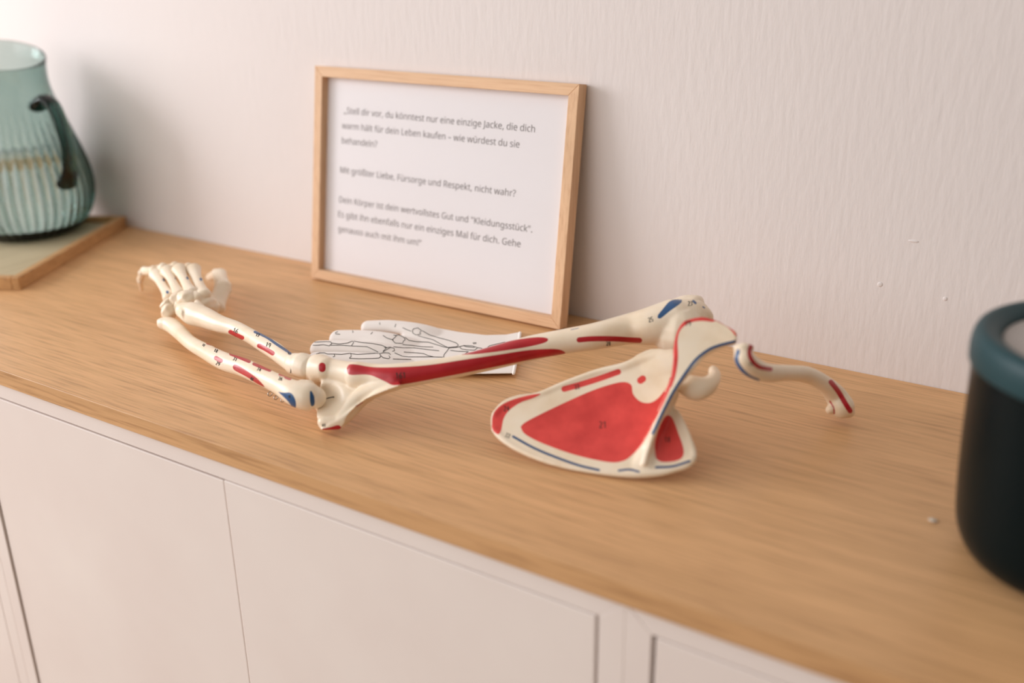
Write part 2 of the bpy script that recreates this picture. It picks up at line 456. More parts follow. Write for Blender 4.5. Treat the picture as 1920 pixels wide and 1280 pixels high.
for s, q in zip(lines, TL):
    if s is None: continue
    u0, v0 = frame_uv(q[0], q[1]); u1, v1 = frame_uv(q[2], q[3])
    cu = D.curves.new('t', 'FONT'); cu.body = s; cu.size = 1.0
    if FONT: cu.font = FONT; cu.resolution_u = 12
    to = D.objects.new('t', cu); COL.objects.link(to)
    dg = bpy.context.evaluated_depsgraph_get(); dg.update(); me = D.meshes.new_from_object(to.evaluated_get(dg)); D.objects.remove(to)
    me.materials.clear(); me.name = 'text_line'
    xs = [v.co.x for v in me.vertices]; k = (u1 - u0) / (max(xs) - min(xs)); x0 = min(xs); vb = (v0 + v1) / 2 - .0022
    ky = k
    for v in me.vertices: v.co = fp(u0 + (v.co.x - x0) * k, vb + v.co.y * ky, .00495)
    link('text_line', me, M_text, sheet, False)

# ------------------------------------------------------------------ tray, jug and water
cN = at(34, 520, .015); cR = at(243, 402, .015); cR.y = min(cR.y, -.003)
e1 = (cR - cN); e1.z = 0; L1 = e1.length; e1.normalize(); e2 = Vector((-e1.y, e1.x, 0))
L2 = .40
tr_ = empty('wooden_tray', (cN + e1 * L1 / 2 + e2 * .0).xy.to_3d() + e2 * L2 / 2, 'pale wooden tray with a raised rim standing under the glass jug', 'tray')
def tp(a, b, z): return Vector((cN.x, cN.y, 0)) + e1 * a + e2 * b + Vector((0, 0, z))
def tbox(a0, a1, b0, b1, z0, z1):
    return plate([tp(a0, b0, z1), tp(a1, b0, z1), tp(a1, b1, z1), tp(a0, b1, z1)], [tp(a0, b0, z0), tp(a1, b0, z0), tp(a1, b1, z0), tp(a0, b1, z0)])
rim = .009
# keep the far side clear of the wall: the tray reaches the wall only at its corner
o = link('base', to_mesh('base', [tbox(rim, L1 - rim, rim, L2 - rim, .0, .007)]), M_trayb, tr_, False)
for q in ((0, L1, 0, rim), (0, L1, L2 - rim, L2), (0, rim, rim, L2 - rim), (L1 - rim, L1, rim, L2 - rim)):
    o = link('rim', to_mesh('rim', [tbox(*q, 0, .015)]), M_tray, tr_, False); bev(o, .001)

def lathe(center, prof, seg=96, rib=None, nrib=10 ** 6):
    V = []; F = []; m = len(prof)
    for i, (r, z) in enumerate(prof):
        for j in range(seg):
            t = 2 * PI * j / seg; rr = r * (1 + (rib(z, t) if rib and i < nrib else 0))
            V.append(Vector((center[0] + rr * math.cos(t), center[1] + rr * math.sin(t), z)))
    for i in range(m - 1):
        for j in range(seg):
            k = (j + 1) % seg; F.append((i * seg + j, i * seg + k, (i + 1) * seg + k, (i + 1) * seg + j))
    F.append(tuple(range(seg))[::-1]); F.append(tuple((m - 1) * seg + j for j in range(seg)))
    return V, F
JB = at(58, 432, .0075); jc = (JB.x, JB.y); Z0 = .0076
def glassy(name, ior, color, dens, rough=0.0):
    m = D.materials.new(name); m.use_nodes = True; N, L, b = nodes(m)
    b.inputs['Base Color'].default_value = (1, 1, 1, 1); b.inputs['Roughness'].default_value = rough; b.inputs['IOR'].default_value = ior
    b.inputs['Transmission Weight'].default_value = 1
    if dens:
        va = N.new('ShaderNodeVolumeAbsorption'); va.inputs[0].default_value = color; va.inputs[1].default_value = dens
        L.new(va.outputs[0], N['Material Output'].inputs['Volume'])
    return m
M_jug = glassy('teal_glass', 1.45, (.34, .54, .50, 1), 350)
M_water = glassy('water_clear', 1.33, (.8, .9, .9, 1), 0)
po = [(.050, 0), (.058, .002), (.068, .010), (.077, .022), (.083, .038), (.0855, .055), (.084, .075), (.0795, .096), (.072, .120), (.063, .148), (.0555, .172), (.0525, .190), (.0525, .208), (.054, .220)]
pc = [tuple(r) for r in catmull([(a, b, 0) for a, b in po], 4)]
po2 = [(r[0], r[1] + Z0) for r in pc]
wall_t = .0026
inner = [(max(r - wall_t - (0.004 if z < .012 + Z0 else 0), .001), max(z, Z0 + .011)) for r, z in po2 if z > Z0 + .010]
def rib(z, t):
    h = z - Z0; a = .016 * min(1, max(0, (.165 - h) / .08)); return a * math.cos(44 * t)
prof_lip = [(po2[-1][0] - .0003, po2[-1][1] + .0014), (po2[-1][0] - .0013, po2[-1][1] + .0018), (po2[-1][0] - .0023, po2[-1][1] + .0012)]
seg = 352
V, F = lathe(jc, po2 + prof_lip + inner[::-1], seg, rib, len(po2))
ju = empty('glass_jug', (jc[0], jc[1], Z0), 'teal ribbed glass jug half full of water on the wooden tray', 'jug')
vd = Vector((CAM[0] - jc[0], CAM[1] - jc[1], 0)).normalized(); rt = Vector((-vd.y, vd.x, 0))   # to the viewer, and screen right
ha = (vd * math.cos(math.radians(34)) + rt * math.sin(math.radians(34))).normalized()
sl = (vd * .95 + rt * .25).normalized()
def slant(v):                                 # the mouth is cut at a slant, lower towards the handle
    k = min(1, max(0, (v.z - Z0 - .165) / .055)); k = k * k * (3 - 2 * k)
    return Vector((v.x, v.y, v.z - k * ((v.x - jc[0]) * sl.x + (v.y - jc[1]) * sl.y) * .27))
link('jug_body', to_mesh('jug_body', [([slant(v) for v in V], F)]), M_jug, ju)
def rad(z):
    for i in range(len(po2) - 1):
        if po2[i][1] <= z <= po2[i + 1][1]:
            k = (z - po2[i][1]) / (po2[i + 1][1] - po2[i][1] + 1e-9); return po2[i][0] + k * (po2[i + 1][0] - po2[i][0])
    return po2[-1][0]
ctr = Vector((jc[0], jc[1], 0))
hp = [(rad(.172) + .004, .172, .0135), (rad(.172) + .018, .180, .0105), (rad(.165) + .030, .172, .0095), (rad(.14) + .031, .150, .009), (rad(.115) + .026, .122, .009), (rad(.09) + .016, .096, .0105), (rad(.08) + .006, .080, .015)]
R_ = catmull([(ctr + ha * a + Vector((0, 0, z))).to_tuple() + (r,) for a, z, r in hp], 6)
side = Vector((-ha.y, ha.x, 0)); C_ = [Vector(r[:3]) for r in R_]; A_ = []; B_ = []
for i, r in enumerate(R_):
    T = (C_[min(i + 1, len(C_) - 1)] - C_[max(i - 1, 0)]).normalized(); A_.append(side * r[3]); B_.append(T.cross(side).normalized() * r[3] * .6)
link('handle', to_mesh('handle', [tube_rings(C_, A_, B_, 20)]), M_jug, ju)
WZ = Z0 + .094
wp = [(r - .0006, z + .0004) for r, z in inner if z < WZ - .001]; wp.append((rad(WZ) - wall_t - .0006, WZ))
V, F = lathe(jc, wp, 128)
tag(link('water', to_mesh('water', [(V, F)]), M_water), 'clear water filling the lower half of the teal jug', 'water')

# ------------------------------------------------------------------ dark pot on the right
PZ = .142; PC = at(2104, 643, PZ)
pt = empty('dark_pot', (PC.x, PC.y, 0), 'large dark teal round pot with a grey lid at the right edge', 'pot')
def lz(name, prof, m, seg=96): return link(name, to_mesh(name, [lathe((PC.x, PC.y), [tuple(r[:2]) for r in catmull([(a, b, 0) for a, b in prof], 5)], seg)]), m, pt)
lz('pot_body', [(0.0510, 0.0000), (0.0560, 0.0011), (0.0630, 0.0065), (0.0685, 0.0194), (0.0708, 0.0409), (0.0722, 0.0667), (0.0732, 0.0968), (0.0738, 0.1184), (0.0740, 0.1264)], M_blackpot)
lz('rim_ring', [(0.0595, 0.1227), (0.0742, 0.1232), (0.0761, 0.1270), (0.0759, 0.1356), (0.0739, 0.1415), (0.0702, 0.1436), (0.0660, 0.1426), (0.0612, 0.1399), (0.0595, 0.1356), (0.0595, 0.1232)], M_rim)
lz('lid', [(0.0019, 0.1248), (0.0479, 0.1248), (0.0591, 0.1259), (0.0591, 0.1350), (0.0570, 0.1372), (0.0383, 0.1377), (0.0019, 0.1377)], M_lid)

# ------------------------------------------------------------------ the bone model
arm = empty('arm_skeleton_model', (.02, -.23, 0), 'cream plastic arm skeleton with shoulder blade, red and blue muscle marks', 'anatomical model')

# --- humerus
H = lambda x, y, z, w, t: (x, y, z, w, t)
shaft = [(668, 703, .038, 50, .017), (700, 706, .038, 48, .018), (736, 706, .040, 47, .020), (804, 696, .044, 42, .021), (871, 684, .048, 39.5, .021), (939, 667, .052, 43, .021), (993, 653, .055, 45, .022), (1058, 640, .060, 45, .023),
         (1117, 630, .064, 49, .025), (1177, 617, .067, 56, .029), (1222, 611, .070, 72, .036), (1262, 604, .072, 86, .040)]
P_ = []
grow = lambda L, k: [(x, y, z, w_ + k, t + .0008) for x, y, z, w_, t in L]
P_.append(loft(grow(shaft, 2), seg=28))
P_.append(loft([(1262, 604, .072, 84, .040), (1290, 598, .073, 76, .036)], seg=28))
P_.append(loft([(1250, 588, .074, 42, .024), (1285, 573, .078, 40, .026), (1303, 570, .080, 34, .026)]))      # greater tubercle
P_.append(loft([(1296, 562, .082, 20, .016), (1308, 564, .081, 22, .016)]))
P_.append(loft([(1312, 580, .079, 30, .02), (1322, 592, .076, 30, .02)]))
P_.append(ball(at(1275, 622, .066), (.021, .023, .022)))                                                        # head
# distal end
P_.append(loft([(668, 702, .038, 46, .017), (640, 696, .037, 42, .016), (612, 692, .036, 44, .018)]))
P_.append(loft([(612, 691, .037, 46, .022), (600, 690, .035, 54, .025), (588, 691, .033, 50, .023)]))                                      # capitulum
P_.append(loft([(583, 694, .032, 30, .016), (590, 706, .030, 22, .014)]))
fl = [(604, 706, .031), (640, 698, .035), (700, 698, .038), (745, 700, .040), (752, 722, .040), (718, 734, .035), (690, 746, .029), (668, 761, .022), (652, 779, .015), (645, 796, .008), (637, 805, .004), (602, 806, .004), (594, 780, .010), (596, 750, .018)]
fv = [at(*p) for p in fl]; vd_ = [(p - Vector(CAM)).normalized() for p in fv]
P_.append(plate([p - d * .0045 for p, d in zip(fv, vd_)], [p + d * .0045 for p, d in zip(fv, vd_)]))     # the flared lower end
P_.append(loft([(742, 714, .039, 36, .014), (706, 728, .032, 32, .014), (678, 744, .025, 34, .014), (656, 767, .017, 34, .014), (640, 786, .011, 28, .013)]))
P_.append(loft([(609, 791, .0085, 28, .013), (629, 790, .009, 28, .014)]))                                      # inner epicondyle
P_.append(loft([(588, 716, .021, 26, .018), (600, 742, .012, 34, .018), (606, 766, .009, 26, .014)]))          # trochlea behind
me = organic_mesh('humerus', P_, .0009, 12)
Vv = np.empty(len(me.vertices) * 3); me.vertices.foreach_get('co', Vv); Vv = Vv.reshape(-1, 3)      # press in the fossa behind the joint
pp = proj_many(Vv); nn_ = np.array([v.normal[:] for v in me.vertices]); vw = Vv - CAM; vw /= np.linalg.norm(vw, axis=1)[:, None]
g = .0065 * np.exp(-(((pp[:, 0] - 616) / 22) ** 2 + ((pp[:, 1] - 744) / 22) ** 2) ** 1.5) * ((nn_ * vw).sum(1) < 0)
Vv += vw * g[:, None]; me.vertices.foreach_set('co', Vv.ravel()); me.update()
bv = paint(me, {'red': [('area', [(650, 690), (655, 683), (668, 683), (700, 688), (745, 688), (804, 684), (871, 674), (939, 664), (993, 656), (1040, 654), (1058, 659), (1055, 664), (1010, 671), (966, 680), (871, 699), (804, 712), (765, 719), (738, 722), (722, 715), (700, 705), (685, 702), (655, 702)], 0),
                        ('area', [(865, 665), (880, 658), (920, 648), (960, 638), (1005, 632), (1026, 634), (1024, 641), (1000, 648), (960, 655), (900, 663)], 0),
                        ('line', [(1086, 637), (1110, 635), (1150, 635), (1180, 637), (1199, 638)], 10), ('line', [(604, 686), (604, 691)], 13),
                        ('area', [(605, 803), (618, 801), (636, 797), (640, 812), (600, 812)], 0), ('line', [(668, 762), (680, 754)], 1.6)],
                'blue': [('area', [(1233, 596), (1234, 590), (1242, 580), (1254, 566), (1266, 561), (1277, 561), (1278, 566), (1270, 573), (1256, 583), (1245, 592), (1238, 597)], 0),
                         ('line', [(1300, 564), (1304, 568)], 4.5), ('line', [(1318, 575), (1321, 577)], 2.5), ('line', [(1070, 618), (1085, 615)], 1.2)],
                'dark': [('line', [(625, 744), (625.5, 744.4)], 3)]}, slack=.004)
add_ink(me, bv, digits('161', 742, 704, 11, -3, 1.6) + digits('25', 1216, 600, 8, -15) + digits('28', 1137, 644, 7) + digits('23', 1290, 569, 8) +
        [([(607, 749), (616, 746), (625, 744)], 1.6)] + digits('36', 598, 749, 9, 80) + digits('41', 604, 797, 6))
hum = link('humerus', me, [M_bone, M_ink], arm)

# --- scapula
a0 = np.array(at(920, 800, .016)); b0 = np.array(at(1305, 858, .016)); g0 = np.array(at(1240, 665, .062))
nS = np.cross(b0 - a0, g0 - a0); nS /= np.linalg.norm(nS)
def on_blade(x, y, h=0.0):
    d = ray((x, y)); t = ((a0 - CAM) @ nS + h) / (d @ nS); return Vector(CAM + d * t)
nV = Vector(nS)
def off(pts, h): return [on_blade(x, y) + nV * h for x, y in pts]
def sheet_loft(pts, w2, flatn=True):     # rope along the blade: pts (px, py, h, radius in-plane, radius normal)
    rows = []
    for (x, y, h, r1, r2) in pts:
        P = on_blade(x, y, h); rows.append((P.x, P.y, P.z, r1, r2))
    R = catmull(rows, w2); C = [Vector(r[:3]) for r in R]; A = []; B = []
    for i, r in enumerate(R):
        T = (C[min(i + 1, len(C) - 1)] - C[max(i - 1, 0)]).normalized(); Nn = T.cross(nV).normalized(); Bn = Nn.cross(T).normalized()
        A.append(Nn * r[3]); B.append(Bn * r[4])
    return tube_rings(C, A, B, 16)
outline = [(920, 784), (928, 768), (945, 751), (970, 741), (1000, 737), (1024, 732), (1046, 720), (1088, 704), (1118, 693), (1159, 684), (1178, 677), (1196, 665), (1221, 655), (1250, 658), (1262, 680), (1262, 720),
           (1262, 760), (1274, 772), (1288, 800), (1302, 832), (1307, 852), (1302, 868), (1284, 880), (1245, 888), (1200, 893), (1150, 892), (1100, 886), (1050, 876), (1005, 862), (965, 844), (935, 824), (922, 806)]
q = [tuple(r[:2]) for r in catmull(outline + [outline[0]], 3)][:-1]
t2 = .0015
Sx = [plate(off(q, t2), off(q, -t2))]
Sx.append(sheet_loft([(928, 778, 0, .0032, .0026), (950, 757, .0, .0035, .003), (1004, 743, .0, .003, .0028), (1060, 720, 0, .003, .003), (1120, 699, 0, .0032, .0034), (1165, 690, 0, .004, .0038), (1195, 679, 0, .004, .0035), (1228, 672, .0, .004, .0035)], 5))
Sx.append(sheet_loft([(927, 804, 0, .0028, .0025), (965, 838, 0, .0022, .0022), (1050, 870, 0, .0022, .002), (1150, 887, 0, .0025, .0022), (1210, 888, 0, .003, .0028), (1260, 881, 0, .0025, .0022), (1298, 862, 0, .003, .003)], 5))
Sx.append(sheet_loft([(1300, 850, 0, .0025, .0025), (1288, 810, 0, .002, .002), (1268, 772, 0, .0022, .0022)], 5))
Sx.append(sheet_loft([(1205, 690, -.001, .011, .003), (1235, 684, -.001, .013, .005), (1262, 682, -.002, .013, .007)], 5))         # glenoid neck
# spine: crest (centre, half width px, height over the blade)
crest = [(1206, 872, 0.002, 4), (1213, 845, .006, 4.5), (1222, 812, .012, 5), (1233, 780, .017, 6), (1246, 746, .021, 8), (1258, 715, .024, 11), (1268, 690, .026, 14), (1278, 665, .028, 22), (1290, 645, .030, 30)]
Sx.append(sheet_loft([(1199, 884, 0, .009, .0018), (1208, 862, .001, .0075, .0035), (1217, 834, .003, .0055, .0045), (1226, 806, .006, .0035, .005)], 5))
rows = catmull(crest, 4)
for i in range(len(rows) - 1):           # standing wall under the crest
    r, s = rows[i], rows[i + 1]
    A1 = on_blade(r[0], r[1], r[2]); A2 = on_blade(s[0], s[1], s[2])
    if r[0] > 1262: break
    w1 = Vector((1, 0, 0)) * (.0016 + .0028 * max(0, 1 - i / 9))
    B1 = A1 - nV * (r[2] + .001); B2 = A2 - nV * (s[2] + .001)
    Sx.append(plate([A1 + w1, A2 + w1 * 1.02, B2 + w1 * 1.8, B1 + w1 * 1.8], [A1 - w1, A2 - w1 * 1.02, B2 - w1 * 2.2, B1 - w1 * 2.2]))
def band(pts, n=5):                      # the broad ribbon of crest and acromion between two traced edges
    rr = catmull(pts, n); top = []; 
    L_ = [on_blade(r[0], r[1], r[4]) for r in rr]; R2 = [on_blade(r[2], r[3], r[4] + r[5]) for r in rr]
    out = []
    for i in range(len(rr) - 1):
        a, b, c, d = L_[i], L_[i + 1], R2[i + 1], R2[i]
        nn = (b - a).cross(d - a).normalized(); t = rr[i][6] / 2; t_ = rr[i + 1][6] / 2
        out.append(plate([a + nn * t, b + nn * t_, c + nn * t_, d + nn * t], [a - nn * t, b - nn * t_, c - nn * t_, d - nn * t]))
    return out
# left x,y, right x,y, height, extra height at the right, thickness
Sx += band([(1202, 872, 1212, 874, .003, 0, .004), (1212, 838, 1220, 842, .008, 0, .004), (1226, 800, 1233, 806, .014, 0, .004), (1240, 762, 1249, 770, .020, 0, .004), (1252, 728, 1266, 738, .024, 0, .0045),
            (1260, 700, 1283, 713, .027, 0, .005), (1262, 668, 1302, 690, .029, -.001, .0055), (1265, 640, 1322, 668, .031, -.002, .006), (1272, 618, 1342, 656, .032, -.003, .0065), (1284, 604, 1362, 649, .033, -.004, .0065), (1302, 598, 1379, 643, .034, -.004, .006), (1322, 597, 1382, 632, .034, -.003, .006), (1345, 603, 1381, 624, .0335, -.001, .0055)])
me = organic_mesh('scapula', Sx, .0008, 14)
# hollow of the big fossa
Vv = np.empty(len(me.vertices) * 3); me.vertices.foreach_get('co', Vv); Vv = Vv.reshape(-1, 3)
hh = (Vv - a0) @ nS; pp = proj_many(Vv)
g = np.exp(-(((pp[:, 0] - 1120) / 95) ** 2 + ((pp[:, 1] - 792) / 52) ** 2)) * .0045
g2 = np.exp(-(((pp[:, 0] - 1252) / 26) ** 2 + ((pp[:, 1] - 828) / 38) ** 2)) * .002
msk = np.clip(1 - np.abs(hh) / .008, 0, 1)
Vv -= nS[None] * ((g + g2) * msk)[:, None]; me.vertices.foreach_set('co', Vv.ravel()); me.update()
bv = paint(me, {'red': [('area', [(976, 800), (984, 792), (1010, 778), (1060, 754), (1110, 732), (1150, 719), (1172, 716), (1184, 722), (1187, 738), (1200, 752), (1218, 755), (1234, 746), (1248, 728), (1256, 712), (1262, 704), (1258, 724), (1240, 765), (1222, 800), (1205, 830), (1186, 852), (1168, 864), (1140, 866), (1080, 853), (1020, 832), (985, 814)], 0),
                        ('line', [(1058, 729), (1090, 720), (1125, 709), (1159, 697)], 11),
                        ('area', [(922, 800), (924, 778), (936, 762), (958, 750), (990, 741), (1014, 738), (1000, 746), (975, 755), (954, 770), (944, 786), (940, 806), (934, 814), (925, 808)], 0),
                        ('line', [(1201, 713), (1205, 710)], 13),
                        ('line', [(1256, 722), (1263, 700), (1267, 670), (1266, 640), (1270, 620), (1281, 607), (1298, 599), (1318, 597), (1336, 599)], 9),
                        ('line', [(1334, 597), (1350, 603), (1368, 614), (1380, 628)], 3.5),
                        ('area', [(1229, 856), (1228, 830), (1236, 800), (1246, 782), (1254, 778), (1262, 786), (1272, 812), (1281, 838), (1281, 854), (1270, 863), (1245, 866), (1233, 862)], 0)],
                'blue': [('line', [(1378, 640), (1350, 647), (1328, 656), (1305, 674), (1285, 700), (1264, 732), (1244, 770), (1232, 795), (1224, 812)], 5.5),
                         ('line', [(962, 818), (1000, 839), (1040, 856), (1085, 872), (1123, 881)], 4.5), ('line', [(1160, 882), (1180, 880), (1198, 884)], 4),
                         ('line', [(1230, 876), (1262, 874), (1293, 864)], 4.5)]}, slack=.005, facing=-.3)
add_ink(me, bv, digits('21', 1124, 796, 12) + digits('24', 945, 766, 9) + digits('33', 948, 815, 8, 20) + digits('18', 1246, 824, 10) + digits('22', 1078, 726, 8, -15) + digits('19', 1285, 606, 9))
sca = link('scapula', me, [M_bone_sc, M_ink], arm)
# coracoid and its hook stay with the blade
Cc = [loft([(1276, 712, .050, 34, .012), (1289, 722, .053, 42, .014), (1308, 728, .052, 46, .015), (1328, 722, .053, 36, .014), (1340, 706, .056, 24, .012), (1338, 696, .058, 20, .010)])]
cor = link('coracoid_process', organic_mesh('coracoid_process', Cc, .0009, 8), M_bone, sca)
for nm in ('red', 'blue', 'dark'):
    a_ = cor.data.attributes.new(nm, 'FLOAT', 'POINT'); a_.data.foreach_set('value', [-6.0] * len(cor.data.vertices))
def blank(me):
    for nm in ('red', 'blue', 'dark'):
        if nm not in me.attributes:
            a_ = me.attributes.new(nm, 'FLOAT', 'POINT'); a_.data.foreach_set('value', [-6.0] * len(me.vertices))

# --- clavicle
cl = [(1393, 658, .087, 32, .011), (1397, 674, .083, 37, .012), (1412, 689, .076, 38, .011), (1438, 699, .067, 34, .011), (1478, 699, .056, 28, .012), (1514, 703, .046, 30, .013), (1545, 719, .034, 30, .014), (1566, 740, .022, 38, .016), (1579, 762, .014, 44, .018)]
Cl = [loft(grow(cl, 2), seg=24), loft([(1588, 766, .012, 30, .014), (1590, 770, .011, 26, .014)]), loft([(1560, 766, .012, 20, .014), (1557, 768, .011, 18, .012)])]
Cl.append(loft([(1382, 652, .089, 12, .010), (1394, 652, .090, 20, .010), (1404, 652, .089, 14, .010)]))
me = organic_mesh('clavicle', Cl, .0009, 7)
bv = paint(me, {'red': [('line', [(1408, 648), (1405, 662), (1411, 677), (1424, 688), (1445, 692)], 8), ('line', [(1558, 716), (1572, 734), (1585, 756), (1594, 770)], 9.5), ('line', [(1556, 752), (1563, 764), (1564, 775)], 3)],
                'blue': [('line', [(1384, 658), (1381, 675), (1390, 692), (1405, 706), (1421, 713)], 7)]}, facing=-.3)
add_ink(me, bv, digits('27', 1406, 680, 6, 40))
link('clavicle', me, [M_bone, M_ink], arm)

# --- radius
ra = [(345, 582, .030, 30, .016), (362, 588, .030, 42, .019), (385, 596, .030, 38, .018), (412, 607, .031, 31, .015), (442, 616, .032, 27, .013), (470, 630, .033, 26, .013), (495, 645, .034, 29, .013), (515, 657, .034, 31, .013), (534, 672, .034, 30, .013), (546, 680, .034, 32, .014)]
Ra = [loft(grow(ra, 2.2), seg=24), loft([(338, 577, .031, 14, .012), (345, 592, .030, 10, .012)]), loft([(372, 571, .034, 14, .012), (378, 580, .032, 18, .012)])]
Ra.append(loft([(555, 683, .034, 44, .020), (563, 686, .034, 45, .021)]))
me = organic_mesh('radius', Ra, .0008, 6)
bv = paint(me, {'red': [('line', [(432, 622), (442, 627), (454, 633)], 8), ('line', [(486, 648), (498, 654), (511, 662)], 8.5)],
                'blue': [('line', [(478, 622), (500, 632), (520, 646), (545, 662)], 5)], }, facing=-.35)
add_ink(me, bv, digits('16', 438, 618, 8, 20) + digits('19', 499, 645, 8, 20) + digits('17', 480, 627, 6, 20) + digits('43', 540, 661, 6, 20) +
        [([(558, 664), (550, 674), (546, 688), (545, 699)], 1.3)])
link('radius', me, [M_bone, M_ink], arm)
Rh = [loft([(570, 687, .034, 48, .022), (577, 690, .034, 46, .021)])]
me = organic_mesh('radius_head', [loft([(567, 685, .035, 49, .022), (575, 688, .035, 47, .021)])], .0008, 5); blank(me)
link('radius_head', me, M_bone, arm)

# --- ulna
ul = [(306, 606, .016, 22, .011), (320, 609, .016, 28, .013), (334, 620, .016, 27, .012), (357, 642, .017, 25, .012), (388, 660, .019, 29, .013), (420, 677, .021, 33, .014), (457, 689, .023, 34, .014), (491, 705, .025, 34, .015), (522, 720, .026, 36, .016), (551, 736, .026, 46, .019), (574, 743, .025, 52, .021), (585, 744, .0245, 50, .020), (590, 745, .024, 42, .018)]
Ul = [loft(grow(ul, 1.5), seg=24), loft([(566, 722, .030, 22, .016), (580, 722, .030, 20, .016)]), loft([(300, 603, .017, 10, .008), (306, 607, .016, 14, .010)])]
me = organic_mesh('ulna', Ul, .0008, 6)
bv = paint(me, {'red': [('line', [(388, 644), (396, 646)], 3), ('line', [(404, 649), (414, 653), (423, 657)], 5), ('line', [(433, 663), (448, 669), (467, 677)], 7), ('line', [(476, 682), (490, 688), (506, 694)], 6),
                        ('line', [(405, 671), (414, 676)], 8), ('area', [(436, 687), (440, 683), (452, 688), (470, 700), (484, 711), (496, 725), (482, 719), (462, 706), (440, 694)], 0), ('line', [(524, 702), (535, 705)], 4), ('line', [(537, 706), (543, 708)], 9)],
                'blue': [('area', [(521, 734), (532, 736), (544, 736), (551, 743), (555, 755), (554, 765), (549, 764), (538, 750)], 0), ('area', [(581, 733), (584, 733), (589, 743), (590, 756), (587, 761), (583, 760), (581, 748)], 0)]}, facing=-.35)
add_ink(me, bv, digits('18', 402, 656, 6, 25) + digits('31', 438, 672, 6, 25) + digits('34', 483, 691, 6, 25) + digits('26', 523, 709, 6, 15) + digits('29', 406, 680, 6, 25) + digits('46', 470, 708, 6, 30) + digits('12', 380, 646, 4, 25) +
        digits('0', 542, 743, 4))
link('ulna', me, [M_bone, M_ink], arm)
# wire coils beside the elbow
for (x, y, r) in ((506.5, 738, 4.6), (517.5, 745, 4.0), (530, 750, 3.6)):
    c = at(x, y, .008); k = proj(c)[2] / FPX; vdir = (c - Vector(CAM)).normalized(); tilt = Matrix.Rotation(.5, 3, 'Z'); aa = tilt @ vdir.cross(Vector((0, 0, 1))).normalized(); bb = Vector((0, 0, 1)) * .95 + vdir * .3
    pts = []
    V = []; F = []; nn = 28; ms = 8
    for i in range(nn):
        t = 2 * PI * i / nn; rad_ = (aa * math.cos(t) + bb * math.sin(t)).normalized(); cc = c + (aa * math.cos(t) + bb * math.sin(t)) * r * k; ax = aa.cross(bb).normalized()
        for j in range(ms):
            s = 2 * PI * j / ms; V.append(cc + (rad_ * math.cos(s) + ax * math.sin(s)) * .00045)
    for i in range(nn):
        for j in range(ms): F.append((i * ms + j, i * ms + (j + 1) % ms, ((i + 1) % nn) * ms + (j + 1) % ms, ((i + 1) % nn) * ms + j))
    link('wire_ring', to_mesh('wire_ring', [(V, F)]), M_metal, arm)

# --- hand
hand = D.objects.new('hand', None); COL.objects.link(hand); hand.parent = arm; hand.empty_display_size = .02
def bone_seg(nm, a, b, w0, wm, w1, t=.8, blue=None):
    """a, b: (px, py, z); widths in px"""
    m1 = tuple(a[i] + (b[i] - a[i]) * .28 for i in range(3)); m2 = tuple(a[i] + (b[i] - a[i]) * .7 for i in range(3))
    def tt(wd, p): return wd * t * proj(at(*p))[2] / FPX
    me = to_mesh(nm, [loft([a + (w0, tt(w0, a)), m1 + (wm * 1.05, tt(wm, m1)), m2 + (wm, tt(wm, m2)), b + (w1, tt(w1, b))], n=9, seg=20)])
    bm = bmesh.new(); bm.from_mesh(me); bmesh.ops.subdivide_edges(bm, edges=bm.edges, cuts=2, use_grid_fill=True, smooth=.0); bm.to_mesh(me); bm.free()
    if blue: paint(me, {'blue': [('line', [p, (p[0] + .6, p[1] + .8)], 5) for p in blue]})
    else: blank(me)
    return link(nm, me, M_bone, hand)
bone_seg('metacarpal', (318, 556, .030), (292, 513, .038), 28, 18, 27, .75, [(307, 524), (313.5, 547)])
bone_seg('metacarpal', (336, 552, .036), (313, 507, .044), 27, 17, 27, .75, [(330, 521)])
bone_seg('metacarpal', (358, 549, .039), (335, 504, .047), 28, 18, 28, .75, [(351.5, 520.5)])
bone_seg('metacarpal', (381, 553, .038), (362, 505, .046), 31, 20, 30, .75, [(363, 540), (376.5, 523)])
bone_seg('phalanx', (288, 508, .037), (270, 508, .031), 22, 16, 18)
bone_seg('phalanx', (267, 512, .029), (263, 524, .019), 16, 12, 13)
bone_seg('phalanx', (263, 528, .017), (266, 544, .004), 10, 7, 6)
for (x, y, z) in ((307, 505, .042), (329, 503, .044), (354, 505, .043)):
    bone_seg('phalanx', (x, y, z), (x - 17, y + 3, z - .012), 26, 20, 21)
    bone_seg('phalanx', (x - 19, y + 6, z - .015), (x - 20, y + 14, z - .028), 19, 14, 15)
    bone_seg('phalanx', (x - 19, y + 17, z - .031), (x - 15, y + 24, .005), 11, 8, 7)
bone_seg('metacarpal', (404, 573, .016), (418, 541, .026), 40, 31, 35, .7)
bone_seg('phalanx', (418, 538, .027), (411, 514, .024), 33, 26, 28)
bone_seg('phalanx', (406, 514, .021), (391, 521, .008), 22, 16, 12)
